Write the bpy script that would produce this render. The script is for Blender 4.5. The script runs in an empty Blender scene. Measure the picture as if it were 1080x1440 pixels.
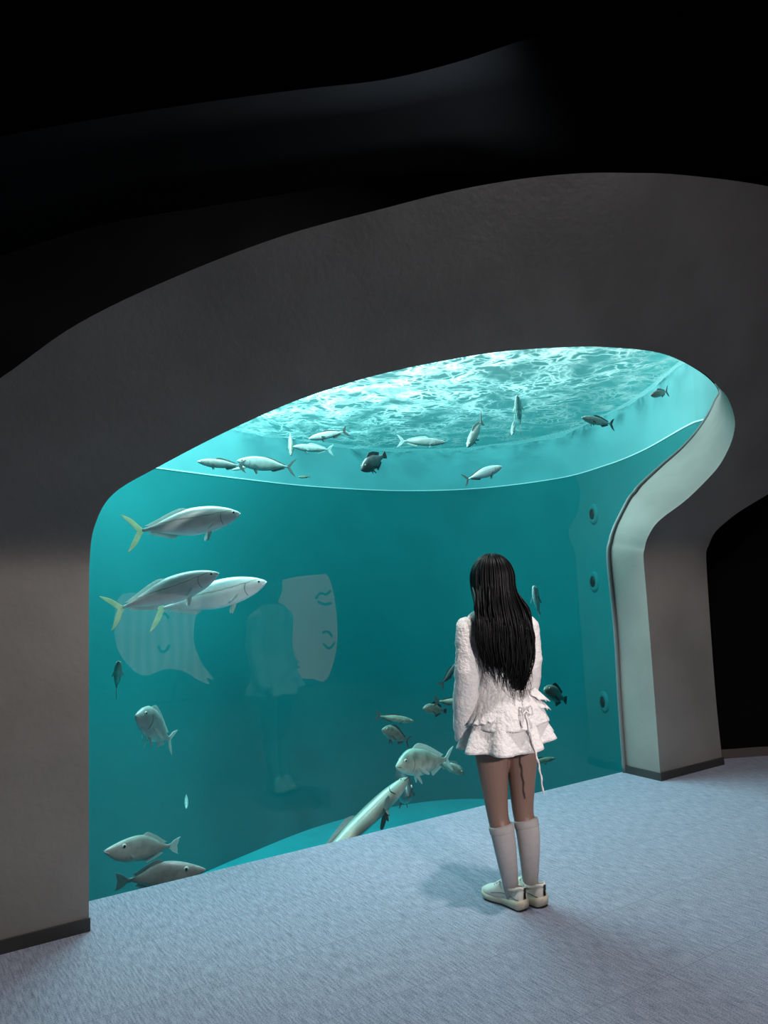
import bpy, bmesh, math, random
from mathutils import Vector, Matrix, noise
random.seed(7)
SC = bpy.context.scene
COL = SC.collection
PI = math.pi
# ------------------------------------------------------------------ camera
FPX = 1082.0; WN_ = 3.77
YAW, PITCH, ROLL = math.radians(33.0), math.radians(5.28), math.radians(2.03)
CAM = Vector((0, 0, 1.5))
F0 = Vector((math.sin(YAW), math.cos(YAW), 0)); R0 = Vector((math.cos(YAW), -math.sin(YAW), 0)); Z = Vector((0, 0, 1))
FW = F0*math.cos(PITCH) + Z*math.sin(PITCH)
U0 = Z*math.cos(PITCH) - F0*math.sin(PITCH)
RT = R0*math.cos(ROLL) - U0*math.sin(ROLL)
UP = R0*math.sin(ROLL) + U0*math.cos(ROLL)
cd = bpy.data.cameras.new('camera'); cam = bpy.data.objects.new('camera', cd); COL.objects.link(cam)
cd.sensor_fit = 'VERTICAL'; cd.sensor_height = 36; cd.lens = 36*FPX/1440; cd.clip_start = .05
M = Matrix((RT, UP, -FW)).transposed().to_4x4(); M.translation = CAM
cam.matrix_world = M
SC.camera = cam
SC.view_settings.view_transform = 'Standard'; SC.view_settings.look = 'None'
SC.view_settings.gamma = 1; SC.view_settings.use_curve_mapping = False
SC.view_settings.exposure = 0.0
SC.cycles.volume_bounces = 0
SC.cycles.max_bounces = 10; SC.cycles.diffuse_bounces = 4; SC.cycles.transparent_max_bounces = 24
SC.cycles.caustics_reflective = False; SC.cycles.caustics_refractive = False
SC.cycles.sample_clamp_indirect = 6
w = bpy.data.worlds.new('world'); SC.world = w; w.use_nodes = True
w.node_tree.nodes['Background'].inputs[0].default_value = (0, 0, 0, 1)
w.node_tree.nodes['Background'].inputs[1].default_value = 0

def ray(px, py):
    return (FW*FPX + RT*(px-540) + UP*(720-py)).normalized()
def on_n(px, py, n):                       # point on the plane y = n
    d = ray(px, py); return CAM + d*((n-CAM.y)/d.y)
def on_floor(px, py, z=0.0):
    d = ray(px, py); return CAM + d*((z-CAM.z)/d.z)
def at(px, py, dep):                       # point at a forward distance
    d = ray(px, py); return CAM + d*(dep/d.dot(F0))
def lean(z, s=.6):
    D = z-1.62
    return 0 if D < 0 else (s*D*D/.3 if D < .15 else s*(D-.075))
def on_wall(px, py):
    n = WN_
    for _ in range(30):
        p = on_n(px, py, n); n = .5*n + .5*(WN_-lean(p.z))
    return p

def area(name, loc, target, size, sy, power, col, spread=PI):
    l = bpy.data.lights.new(name, 'AREA'); l.shape = 'RECTANGLE'; l.size = size; l.size_y = sy; l.energy = power; l.color = col; l.spread = spread
    o = bpy.data.objects.new(name, l); COL.objects.link(o); o.location = loc
    o.rotation_euler = (Vector(target)-Vector(loc)).to_track_quat('-Z', 'Y').to_euler(); return o
def spot(name, loc, target, power, col, ang, blend=.6, rad=.08):
    l = bpy.data.lights.new(name, 'SPOT'); l.energy = power; l.color = col; l.spot_size = math.radians(ang); l.spot_blend = blend; l.shadow_soft_size = rad
    o = bpy.data.objects.new(name, l); COL.objects.link(o); o.location = loc
    o.rotation_euler = (Vector(target)-Vector(loc)).to_track_quat('-Z', 'Y').to_euler(); return o
area('tank_top_lamp', (2.4, 6.5, 6.0), (2.6, 6.2, 0), 3.6, 2.6, 1050, (1.0, .95, .93))
spot('tank_flood_lamp', (0.9, 5.0, 5.7), (4.6, 8.6, 1.6), 1150, (1, .96, .92), 120, 1, .3)
spot('room_spot_lamp', (2.3, 1.8, 5.0), (2.4, 2.9, 0.6), 560, (1, .93, .88), 115, .8, .12)
spot('visitor_fill_light', (1.3, -3.0, 2.7), (2.42, 2.8, 1.12), 1050, (1, .93, .90), 20, .5, .12)  # added unseen fill, narrow cone that brightens the person's back
area('room_soft_lamp', (2.5, -1.8, 4.6), (2.6, 2.6, 0.5), 1.6, 1.6, 12, (1, .92, .9))

# ------------------------------------------------------------------ materials
def new_mat(name):
    m = bpy.data.materials.new(name); m.use_nodes = True
    nt = m.node_tree; return m, nt, nt.nodes, nt.links
def mat(name, col, rough=.6, var=.0, scale=8, bump=0, bscale=60, metal=0, spec=.5, sheen=0, col2=None, detail=4, sss=0, coat=0):
    m, nt, N, L = new_mat(name); b = N['Principled BSDF']
    b.inputs['Roughness'].default_value = rough; b.inputs['Metallic'].default_value = metal
    b.inputs['Specular IOR Level'].default_value = spec
    if sheen: b.inputs['Sheen Weight'].default_value = sheen
    if sss: b.inputs['Subsurface Weight'].default_value = sss; b.inputs['Subsurface Radius'].default_value = (.02, .008, .004)
    if coat: b.inputs['Coat Weight'].default_value = coat
    tc = N.new('ShaderNodeTexCoord')
    nz = N.new('ShaderNodeTexNoise'); nz.inputs['Scale'].default_value = scale; nz.inputs['Detail'].default_value = detail
    L.new(tc.outputs['Object'], nz.inputs['Vector'])
    mx = N.new('ShaderNodeMix'); mx.data_type = 'RGBA'
    c2 = col2 or tuple(c*(1-var) for c in col)
    mx.inputs['A'].default_value = (*col, 1); mx.inputs['B'].default_value = (*c2, 1)
    rp = N.new('ShaderNodeMapRange'); rp.inputs[1].default_value = .35; rp.inputs[2].default_value = .65
    L.new(nz.outputs[0], rp.inputs[0]); L.new(rp.outputs[0], mx.inputs['Factor']); L.new(mx.outputs['Result'], b.inputs['Base Color'])
    if bump:
        n2 = N.new('ShaderNodeTexNoise'); n2.inputs['Scale'].default_value = bscale; n2.inputs['Detail'].default_value = 6
        L.new(tc.outputs['Object'], n2.inputs['Vector'])
        bp = N.new('ShaderNodeBump'); bp.inputs['Strength'].default_value = bump; bp.inputs['Distance'].default_value = .01
        L.new(n2.outputs[0], bp.inputs['Height']); L.new(bp.outputs[0], b.inputs['Normal'])
    return m

M_plaster = mat('grey_plaster', (.30, .285, .27), .85, .22, 1.6, .12, 30, detail=8, spec=.2)
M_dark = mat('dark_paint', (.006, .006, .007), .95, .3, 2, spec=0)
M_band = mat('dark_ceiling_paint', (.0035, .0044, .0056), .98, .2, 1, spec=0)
M_base = mat('baseboard_vinyl', (.045, .043, .043), .5, .2, 4)
M_trimg = mat('silicone_trim', (.20, .215, .22), .5, .1, 5)
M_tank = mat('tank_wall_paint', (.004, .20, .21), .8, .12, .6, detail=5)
M_ring = mat('tank_upper_bright_tint', (.17, .48, .50), .8, .15, .7, detail=4)  # extra brightness under the water surface put into this paler colour
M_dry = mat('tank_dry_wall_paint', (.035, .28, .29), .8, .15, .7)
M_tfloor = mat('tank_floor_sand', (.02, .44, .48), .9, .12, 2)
M_port = mat('port_black', (.01, .012, .014), .6, .2, 9)

def carpet():
    m, nt, N, L = new_mat('carpet_tiles'); b = N['Principled BSDF']; b.inputs['Roughness'].default_value = .95
    b.inputs['Specular IOR Level'].default_value = .1
    tc = N.new('ShaderNodeTexCoord')
    def tex(scale3, sc, det, rot=0):
        mp = N.new('ShaderNodeMapping'); mp.inputs['Scale'].default_value = scale3; mp.inputs['Rotation'].default_value = (0, 0, rot)
        L.new(tc.outputs['Object'], mp.inputs[0])
        t = N.new('ShaderNodeTexNoise'); t.inputs['Scale'].default_value = sc; t.inputs['Detail'].default_value = det
        L.new(mp.outputs[0], t.inputs['Vector']); return t
    a = tex((1, 1, 1), 190, 3); st = tex((9, 1, 1), 14, 3, .0); big = tex((1, 1, 1), .8, 2)
    br = N.new('ShaderNodeTexBrick'); br.offset = 0; br.inputs['Scale'].default_value = 1
    br.inputs['Brick Width'].default_value = .5; br.inputs['Row Height'].default_value = .5; br.inputs['Mortar Size'].default_value = .0035
    br.inputs['Color1'].default_value = (1, 1, 1, 1); br.inputs['Color2'].default_value = (.97, .97, .97, 1); br.inputs['Mortar'].default_value = (.86, .86, .86, 1)
    L.new(tc.outputs['Object'], br.inputs['Vector'])
    def add(x, y, op='ADD', k=None):
        q = N.new('ShaderNodeMath'); q.operation = op; L.new(x, q.inputs[0])
        if k is None: L.new(y, q.inputs[1])
        else: q.inputs[1].default_value = k
        return q.outputs[0]
    s = add(add(a.outputs[0], None, 'MULTIPLY', .58), add(st.outputs[0], None, 'MULTIPLY', .42))
    cr = N.new('ShaderNodeValToRGB'); cr.color_ramp.elements[0].position = .33; cr.color_ramp.elements[1].position = .68
    cr.color_ramp.elements[0].color = (.112, .127, .178, 1); cr.color_ramp.elements[1].color = (.365, .395, .495, 1)
    L.new(s, cr.inputs[0])
    mx = N.new('ShaderNodeMix'); mx.data_type = 'RGBA'; mx.blend_type = 'MULTIPLY'; mx.inputs['Factor'].default_value = 1
    L.new(cr.outputs[0], mx.inputs['A']); L.new(br.outputs['Color'], mx.inputs['B'])
    L.new(mx.outputs['Result'], b.inputs['Base Color'])
    bp = N.new('ShaderNodeBump'); bp.inputs['Strength'].default_value = .5; bp.inputs['Distance'].default_value = .004
    L.new(s, bp.inputs['Height']); L.new(bp.outputs[0], b.inputs['Normal'])
    return m
M_carpet = carpet()

def glass_mat():
    m, nt, N, L = new_mat('acrylic_pane'); N.remove(N['Principled BSDF']); out = N['Material Output']
    t = N.new('ShaderNodeBsdfTransparent'); t.inputs[0].default_value = (.97, .99, .99, 1)
    g = N.new('ShaderNodeBsdfGlossy'); g.inputs['Roughness'].default_value = 0.0
    ge = N.new('ShaderNodeNewGeometry'); dt = N.new('ShaderNodeVectorMath'); dt.operation = 'DOT_PRODUCT'
    L.new(ge.outputs['Incoming'], dt.inputs[0]); L.new(ge.outputs['Normal'], dt.inputs[1])
    def mth(op, x, k):
        q = N.new('ShaderNodeMath'); q.operation = op; q.inputs[1].default_value = k; L.new(x, q.inputs[0]); return q.outputs[0]
    ab = mth('ABSOLUTE', dt.outputs['Value'], 0); q = N.new('ShaderNodeMath'); q.operation = 'SUBTRACT'; q.inputs[0].default_value = 1; L.new(ab, q.inputs[1])
    mul = N.new('ShaderNodeMath'); mul.operation = 'ADD'; mul.inputs[1].default_value = .042; L.new(mth('MULTIPLY', mth('POWER', q.outputs[0], 5), .93), mul.inputs[0])
    mx = N.new('ShaderNodeMixShader'); L.new(mul.outputs[0], mx.inputs[0]); L.new(t.outputs[0], mx.inputs[1]); L.new(g.outputs[0], mx.inputs[2])
    L.new(mx.outputs[0], out.inputs[0]); return m
M_glass = glass_mat()

def water_vol():
    m, nt, N, L = new_mat('tank_water'); N.remove(N['Principled BSDF']); out = N['Material Output']
    a = N.new('ShaderNodeVolumeAbsorption'); a.inputs['Color'].default_value = (.35, .82, .85, 1); a.inputs['Density'].default_value = .24
    L.new(a.outputs[0], out.inputs['Volume']); return m
M_water = water_vol()

def surface_mat():
    m, nt, N, L = new_mat('rippled_water_surface'); N.remove(N['Principled BSDF']); out = N['Material Output']
    tc = N.new('ShaderNodeTexCoord')
    nz = N.new('ShaderNodeTexNoise'); nz.inputs['Scale'].default_value = 1.6; nz.inputs['Detail'].default_value = 4
    L.new(tc.outputs['Object'], nz.inputs['Vector'])
    vm = N.new('ShaderNodeVectorMath'); vm.operation = 'SCALE'; vm.inputs['Scale'].default_value = 1.1; L.new(nz.outputs['Color'], vm.inputs[0])
    va = N.new('ShaderNodeVectorMath'); L.new(tc.outputs['Object'], va.inputs[0]); L.new(vm.outputs[0], va.inputs[1])
    def vor(scale, wid, stretch):
        mp = N.new('ShaderNodeMapping'); mp.inputs['Scale'].default_value = stretch; mp.inputs['Rotation'].default_value = (0, 0, .5); L.new(va.outputs[0], mp.inputs[0])
        v = N.new('ShaderNodeTexVoronoi'); v.feature = 'DISTANCE_TO_EDGE'; v.inputs['Scale'].default_value = scale; L.new(mp.outputs[0], v.inputs['Vector'])
        r = N.new('ShaderNodeMapRange'); r.inputs[1].default_value = 0; r.inputs[2].default_value = wid; r.inputs[3].default_value = 1; r.inputs[4].default_value = 0
        L.new(v.outputs['Distance'], r.inputs[0]); return r.outputs[0]
    v1 = vor(2.4, .16, (1, 1, 1)); v2 = vor(5.5, .2, (1, 1.0, 1))  # bright veins painted in for light wobbling through the ripples
    n3 = N.new('ShaderNodeTexNoise'); n3.inputs['Scale'].default_value = 2.2; n3.inputs['Detail'].default_value = 3; L.new(tc.outputs['Object'], n3.inputs['Vector'])
    def mth(op, x, y=None, k=None):
        q = N.new('ShaderNodeMath'); q.operation = op; L.new(x, q.inputs[0])
        if y is not None: L.new(y, q.inputs[1])
        elif k is not None: q.inputs[1].default_value = k
        return q.outputs[0]
    mr = N.new('ShaderNodeMapRange'); mr.inputs[1].default_value = .35; mr.inputs[2].default_value = .62; L.new(n3.outputs[0], mr.inputs[0])
    p = mth('MULTIPLY', mth('MAXIMUM', mth('POWER', v1, k=1.6), mth('POWER', v2, k=2.2)), mr.outputs[0])
    p = mth('ADD', mth('MULTIPLY', p, k=.85), k=.06)
    p = mth('MINIMUM', p, k=.95)
    tr = N.new('ShaderNodeBsdfTransparent'); tr.inputs[0].default_value = (.70, .94, .94, 1)
    fo = N.new('ShaderNodeBsdfTranslucent'); fo.inputs[0].default_value = (.36, .68, .68, 1)
    mx = N.new('ShaderNodeMixShader'); L.new(p, mx.inputs[0]); L.new(tr.outputs[0], mx.inputs[1]); L.new(fo.outputs[0], mx.inputs[2])
    L.new(mx.outputs[0], out.inputs[0]); return m
M_surf = surface_mat()

# ------------------------------------------------------------------ mesh helpers
def link(name, verts, faces, m, parent=None, smooth=True):
    me = bpy.data.meshes.new(name); me.from_pydata([tuple(v) for v in verts], [], faces); me.update()
    bm = bmesh.new(); bm.from_mesh(me); bmesh.ops.recalc_face_normals(bm, faces=bm.faces); bm.to_mesh(me); bm.free()
    o = bpy.data.objects.new(name, me); COL.objects.link(o)
    for mm in (m if isinstance(m, list) else [m]): me.materials.append(mm)
    if smooth:
        me.shade_smooth()
    if parent: o.parent = parent
    return o
def struct(o): o['kind'] = 'structure'; return o
def tag(o, label, cat, group=None):
    o['label'] = label; o['category'] = cat
    if group: o['group'] = group
    return o
def empty(name, loc=(0, 0, 0)):
    o = bpy.data.objects.new(name, None); COL.objects.link(o); o.location = loc; o.empty_display_size = .1; return o
class MB:
    def __init__(s): s.v = []; s.f = []; s.mi = []
    def add(s, v, f, mi=0):
        b = len(s.v); s.v += [Vector(x) for x in v]; s.f += [tuple(i+b for i in q) for q in f]; s.mi += [mi]*len(f)
    def grid(s, rows, closed=False, mi=0, cap=False):
        n = len(rows[0]); f = []
        for i in range(len(rows)-1):
            for j in range(n if closed else n-1):
                k = (j+1) % n
                f.append((i*n+j, i*n+k, (i+1)*n+k, (i+1)*n+j))
        if cap:
            f.append(tuple(range(n))[::-1]); f.append(tuple(range((len(rows)-1)*n, len(rows)*n)))
        s.add([p for r in rows for p in r], f, mi)
    def box(s, a, b, mi=0):
        x0, y0, z0 = a; x1, y1, z1 = b
        v = [(x0,y0,z0),(x1,y0,z0),(x1,y1,z0),(x0,y1,z0),(x0,y0,z1),(x1,y0,z1),(x1,y1,z1),(x0,y1,z1)]
        s.add(v, [(0,3,2,1),(4,5,6,7),(0,1,5,4),(1,2,6,5),(2,3,7,6),(3,0,4,7)], mi)
    def tube(s, pts, rad, n=8, mi=0, flat=1.0, up=None):
        pts = [Vector(p) for p in pts]; rows = []
        rad = rad if isinstance(rad, (list, tuple)) else [rad]*len(pts)
        prev = Vector(up) if up else None
        for i, p in enumerate(pts):
            d = (pts[min(i+1, len(pts)-1)]-pts[max(i-1, 0)]).normalized()
            if prev is None: prev = Vector((0, 0, 1)) if abs(d.z) < .9 else Vector((0, 1, 0))
            a = (prev-d*prev.dot(d)).normalized(); b = d.cross(a); prev = a
            r = rad[i]
            rows.append([p+a*(r*flat*math.cos(2*PI*k/n))+b*(r*math.sin(2*PI*k/n)) for k in range(n)])
        s.grid(rows, True, mi, cap=True)
    def ell(s, c, r, n=12, m=8, mi=0, fn=None):
        c = Vector(c); v = []; f = []
        for i in range(m+1):
            th = PI*i/m
            for j in range(n):
                ph = 2*PI*j/n
                d = Vector((math.sin(th)*math.cos(ph), math.sin(th)*math.sin(ph), math.cos(th)))
                p = Vector((d.x*r[0], d.y*r[1], d.z*r[2]))
                if fn: p = fn(p, d)
                v.append(c+p)
        for i in range(m):
            for j in range(n):
                k = (j+1) % n; f.append((i*n+j, (i+1)*n+j, (i+1)*n+k, i*n+k))
        s.add(v, f, mi)
    def poly(s, pts, axis, t, mi=0):           # flat outline with thickness t along axis
        n = len(pts); ax = Vector(axis)*t
        v = [Vector(p)-ax for p in pts]+[Vector(p)+ax for p in pts]
        f = [tuple(range(n))[::-1], tuple(range(n, 2*n))]+[(i, (i+1) % n, n+(i+1) % n, n+i) for i in range(n)]
        s.add(v, f, mi)
    def build(s, name, m, parent=None, smooth=True, weld=False):
        o = link(name, s.v, s.f, m, parent, smooth)
        if any(s.mi):
            for p, k in zip(o.data.polygons, s.mi): p.material_index = k
        return o
def cr(pts, k=8, closed=False):               # catmull-rom through points (tuples of any length)
    P = [Vector(p) for p in pts]; out = []; n = len(P)
    for i in range(n if closed else n-1):
        a, b, c, d = (P[(i-1) % n], P[i], P[(i+1) % n], P[(i+2) % n]) if closed else (P[max(i-1, 0)], P[i], P[i+1], P[min(i+2, n-1)])
        for j in range(k):
            t = j/k
            out.append(.5*((2*b)+(c-a)*t+(2*a-5*b+4*c-d)*t*t+(3*b-a-3*c+d)*t**3))
    if not closed: out.append(P[-1].copy())
    return out
def interp(keys, s):                          # smooth piecewise interpolation of (s, v...) keys
    if s <= keys[0][0]: return keys[0][1:]
    if s >= keys[-1][0]: return keys[-1][1:]
    for i in range(len(keys)-1):
        a, b = keys[i], keys[i+1]
        if a[0] <= s <= b[0]:
            t = (s-a[0])/(b[0]-a[0]); p = keys[max(i-1, 0)]; q = keys[min(i+2, len(keys)-1)]
            out = []
            for k in range(1, len(a)):
                m0 = (b[k]-p[k])/max(b[0]-p[0], 1e-6)*(b[0]-a[0]); m1 = (q[k]-a[k])/max(q[0]-a[0], 1e-6)*(b[0]-a[0])
                if (b[k]-a[k])*(a[k]-p[k]) <= 0 and i > 0: m0 = 0
                if (q[k]-b[k])*(b[k]-a[k]) <= 0 and i+2 < len(keys): m1 = 0
                out.append((2*t**3-3*t*t+1)*a[k]+(t**3-2*t*t+t)*m0+(-2*t**3+3*t*t)*b[k]+(t**3-t*t)*m1)
            return tuple(out)

# ------------------------------------------------------------------ the wall with the organic opening
GN = 4.105; WN = 3.77
def uz(u, z): return Vector((u, WN-lean(z), z))
def W(px, py): return on_wall(px, py)
pairs = [
 (W(125,1311), uz(-3.4,0)), (W(125,1100), uz(-3.4,.7)), (W(125,860), uz(-3.3,1.45)), (W(126,790), uz(-2.4,1.62)), (W(134,737), W(-270,697)),
 (W(160,694), W(-120,606)), (W(220,658), W(0,532)), (W(310,611), W(110,455)), (W(400,570), W(250,388)), (W(470,545), W(400,331)),
 (W(540,525), W(540,293)), (W(620,508), W(640,268)), (W(700,495), W(730,252)), (W(780,489), W(810,244)), (W(850,488), W(880,243)),
 (W(930,497), W(960,246)), (W(985,522), W(1080,262)), (W(1012,546), W(1190,292)), (W(1024.5,562), W(1290,345)), (W(1033,588), W(1345,430)),
 (W(1032,609), W(1340,500)), (W(1024.5,631), W(1290,560)), (W(1009,658), W(1210,615)), (W(982,687), W(1120,670)), (W(960,707), W(1080,695)),
 (W(933,727), W(1042,718)), (W(920,740), W(1022,733)), (W(911,755.5), W(1006,748)), (W(906.5,771), W(997,766)), (W(905,787), W(993,785)),
 (W(911.5,865), W(999,880)), (W(919,961), W(1007,985)), (W(929,1096), W(1016.5,1076))]
inn = cr([p[0] for p in pairs], 6); out_ = cr([p[1] for p in pairs], 6)
for L_ in (inn, out_): L_[0].z = 0; L_[-1].z = 0
def snap(p): return Vector((p.x, WN-lean(p.z), p.z))
inn = [snap(p) for p in inn]; out_ = [snap(p) for p in out_]
# glass-side edge of the reveal
gk = [(1012,547),(1005.5,564),(995.5,584),(978,609),(955.5,633),(929,655.5),(900,682),(884,702),(869,731),(859,753),(855.5,787),(865,884),(871,987),(878,1087)]
gpath = {17: 0, 18: 1, 19: 2, 20: 3, 21: 4, 22: 5, 23: 6, 24: 6.5, 25: 7, 26: 8, 27: 8.6, 28: 9.2, 29: 10, 30: 11, 31: 12, 32: 13}
cc = on_n(560, 800, GN); gl = []
for i, (a, b) in enumerate(pairs):
    if i in gpath:
        q = gpath[i]; k = int(q); fr = q-k
        x = gk[k][0]*(1-fr)+(gk[min(k+1, 13)][0])*fr; y = gk[k][1]*(1-fr)+(gk[min(k+1, 13)][1])*fr
        gl.append(on_n(x, y, GN))
    else:
        d = a-CAM; p = CAM+d*(GN/d.y)
        k = .035 if i < 14 else .035*(17-i)/3.
        e = (p-cc); e.y = 0; p = p+e.normalized()*k
        gl.append(p)
gl = cr(gl, 6); gl[0].z = 0; gl[-1].z = 0
gl[0].x = gl[1].x
mb = MB(); K = 22; rows = []
for j in range(K+1):
    t = j/K
    rows.append([snap(a.lerp(b, t)) for a, b in zip(inn, out_)])
mb.grid(rows)
# rounded lip then the reveal to the glass
rv = [[a.lerp(g, t) for a, g in zip(inn, gl)] for t in (0, .01, .25, .5, .75, 1)]
mb.grid(rv)
# thickness at the outer edge
back = [Vector((p.x, p.y+.25, p.z)) for p in out_]
mb.grid([out_, back])
wall = mb.build('wall_front', M_plaster)
bm = bmesh.new(); bm.from_mesh(wall.data); bmesh.ops.remove_doubles(bm, verts=bm.verts, dist=.0005)
for e in bm.edges:
    if len(e.link_faces) == 2 and e.calc_face_angle(0) > .6: e.smooth = False
bm.to_mesh(wall.data); bm.free()
struct(wall)
# dark wall closing the tank front around the glass
X0, X1, Z0, Z1 = -3.6, 9.2, -2.2, 6.3
mb = MB(); f_in = [Vector((p.x, GN+.02, p.z)) for p in gl]
from mathutils.geometry import tessellate_polygon
f_in[0].z = f_in[-1].z = 0
loop = [Vector((X0, GN+.02, 0)), Vector((X0, GN+.02, Z1)), Vector((X1, GN+.02, Z1)), Vector((X1, GN+.02, 0))]+f_in[::-1]
tr_ = tessellate_polygon([[Vector((p.x, p.z, 0)) for p in loop]])
mb.add(loop, [tuple(t) for t in tr_]); mb.box((X0, GN-.01, Z0), (X1, GN+.008, -.004))
struct(mb.build('wall_back', M_dark, smooth=False))
# window: pane + trim strip
mb = MB(); pl = [Vector((p.x, GN, p.z)) for p in gl]
mb.add(pl, [tuple(range(len(pl)))])
win = struct(mb.build('window_1', M_glass, smooth=False))
mb = MB()
mb.tube([Vector((p.x-.012, GN-.012, p.z)) for p in gl[100:]], .016, 6)
struct(mb.build('trim_1', M_trimg))
# baseboards
bb = .056; xl = inn[0].x; xr = inn[-1].x; xo = out_[-1].x
mb = MB(); mb.box((-3.4, WN-.012, 0), (xl+.004, WN+.002, bb)); struct(mb.build('baseboard_left', M_base, smooth=False))
mb = MB(); mb.box((xr-.012, WN-.012, 0), (xo+.004, WN+.002, bb)); mb.box((xr-.012, WN, 0), (xr+.01, GN-.03, bb)); struct(mb.build('baseboard_right', M_base, smooth=False))

# ------------------------------------------------------------------ room shell
mb = MB(); mb.box((-4, -4.5, -.05), (9.2, GN+.01, 0)); struct(mb.build('floor', M_carpet, smooth=False))
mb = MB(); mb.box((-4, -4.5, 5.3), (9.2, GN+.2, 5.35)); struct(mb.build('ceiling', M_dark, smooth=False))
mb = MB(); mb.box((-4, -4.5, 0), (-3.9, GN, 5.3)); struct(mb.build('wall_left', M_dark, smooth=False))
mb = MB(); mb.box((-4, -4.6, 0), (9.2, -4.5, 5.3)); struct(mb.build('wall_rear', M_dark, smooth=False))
# curved dark wall past the pier
cv = cr([(5.5, 4.0, 0), (5.7, 3.88, 0), (6.2, 3.62, 0), (6.9, 3.0, 0), (7.5, 2.0, 0), (7.9, .6, 0), (8.0, -4.5, 0)], 6)
mb = MB(); mb.grid([cv, [Vector((p.x, p.y, 2.2 if p.x < 6.25 else 5.3)) for p in cv]]); struct(mb.build('wall_right', M_dark))
mb = MB(); o1 = [Vector((p.x-.008, p.y-.012, 0)) for p in cv]
mb.grid([o1, [Vector((p.x, p.y, .07)) for p in o1], [Vector((p.x+.02, p.y+.02, .07)) for p in o1]]); struct(mb.build('trim_2', mat('dark_skirting', (.10, .085, .08), .6), smooth=False))
# dark ceiling bands seen above the arch
def band(name, top, bot, n_, m, th=.12):
    a = [on_n(x, y, n_) for x, y in cr(top, 6)]; b = [on_n(x, y, n_+.25) for x, y in cr(bot, 6)]
    mb = MB(); mb.grid([[p+Vector((0, th, 0)) for p in a], a, [x.lerp(y, .33) for x, y in zip(a, b)], [x.lerp(y, .66) for x, y in zip(a, b)], b, [p+Vector((0, th, 0)) for p in b]])
    return struct(mb.build(name, m))
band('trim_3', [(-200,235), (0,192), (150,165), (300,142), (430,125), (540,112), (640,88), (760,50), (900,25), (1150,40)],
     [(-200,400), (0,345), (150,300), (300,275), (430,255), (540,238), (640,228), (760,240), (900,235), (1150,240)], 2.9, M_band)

# ------------------------------------------------------------------ tank
ZR, ZW, ZF = 2.93, 3.56, -1.82
ringpx = [(on_floor(x, y, ZR).x, on_floor(x, y, ZR).y) for x, y in [(220,658), (330,672), (440,684), (560,690), (670,687), (783,673), (850,655), (903,634), (964,600)]]
plan = cr([(-.35,4.2), (-.5,5.6), (.3,7.4), (1.6,8.5)]+ringpx+[(6.46, 4.38), (6.48, 4.16)], 8)
plan = [Vector((p[0], p[1])) for p in plan]
mb = MB(); nz_ = 14
mb.grid([[Vector((p.x, p.y, ZF+(ZR-ZF)*j/nz_)) for p in plan] for j in range(nz_+1)])
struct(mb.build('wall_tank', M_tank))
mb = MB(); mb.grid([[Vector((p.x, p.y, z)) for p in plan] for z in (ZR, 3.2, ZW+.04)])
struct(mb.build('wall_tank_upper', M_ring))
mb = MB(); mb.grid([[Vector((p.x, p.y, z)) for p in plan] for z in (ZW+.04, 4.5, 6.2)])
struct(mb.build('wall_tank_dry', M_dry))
c0 = Vector((3.6, 6.2))
mb = MB(); q_ = [Vector((p.x+(c0.x-p.x)*.002, p.y+(c0.y-p.y)*.002, ZR)) for p in plan]
mb.grid([[Vector((p.x, p.y, z)) for p in q_] for z in (ZR-.007, ZR+.007)])
M_line = mat('pale_ledge', (.75, .93, .93), .5)
struct(mb.build('trim_4', M_line))
mb = MB(); mb.add([Vector((p.x, p.y, ZF)) for p in plan], [tuple(range(len(plan)))]); struct(mb.build('floor_tank', M_tfloor, smooth=False))
mb = MB(); mb.add([Vector((p.x, p.y, 6.2)) for p in plan], [tuple(range(len(plan)))]); struct(mb.build('ceiling_tank', M_dry, smooth=False))
# water body (volume only) and surface
mb = MB(); ins = [Vector((p.x+(c0.x-p.x)*.02, max(p.y+(c0.y-p.y)*.02, GN+.035))) for p in plan]
nn = len(ins)
mb.add([Vector((p.x, p.y, ZF+.01)) for p in ins]+[Vector((p.x, p.y, ZW-.13)) for p in ins],
       [tuple(range(nn)), tuple(range(nn, 2*nn))]+[(i, (i+1) % nn, nn+(i+1) % nn, nn+i) for i in range(nn)])
wv = mb.build('tank_water', M_water, smooth=False); wv['kind'] = 'stuff'; wv['label'] = 'clear teal water filling the round tank behind the glass'; wv['category'] = 'water'
fr_ = [plan[-1].lerp(Vector((plan[0].x, 4.17)), k/24) for k in range(1, 25)]
mb = MB(); NR = 60; rows = []
for j in range(NR+1):
    r = j/NR; row = []
    for p in plan+fr_:
        q = Vector((c0.x+(p.x-c0.x)*r*.997, c0.y+(p.y-c0.y)*r))
        h = .05*noise.noise(Vector((q.x*1.3, q.y*1.3, 0)))+.03*noise.noise(Vector((q.x*3.5, q.y*3.5, 4)))+.012*noise.noise(Vector((q.x*9, q.y*9, 8)))
        row.append(Vector((q.x, q.y, ZW+h)))
    rows.append(row)
mb.grid(rows, True)
sf = mb.build('water_surface', M_surf); sf['kind'] = 'stuff'; sf['label'] = 'rippling bright water surface seen from below at the top of the tank'; sf['category'] = 'water'

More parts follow.
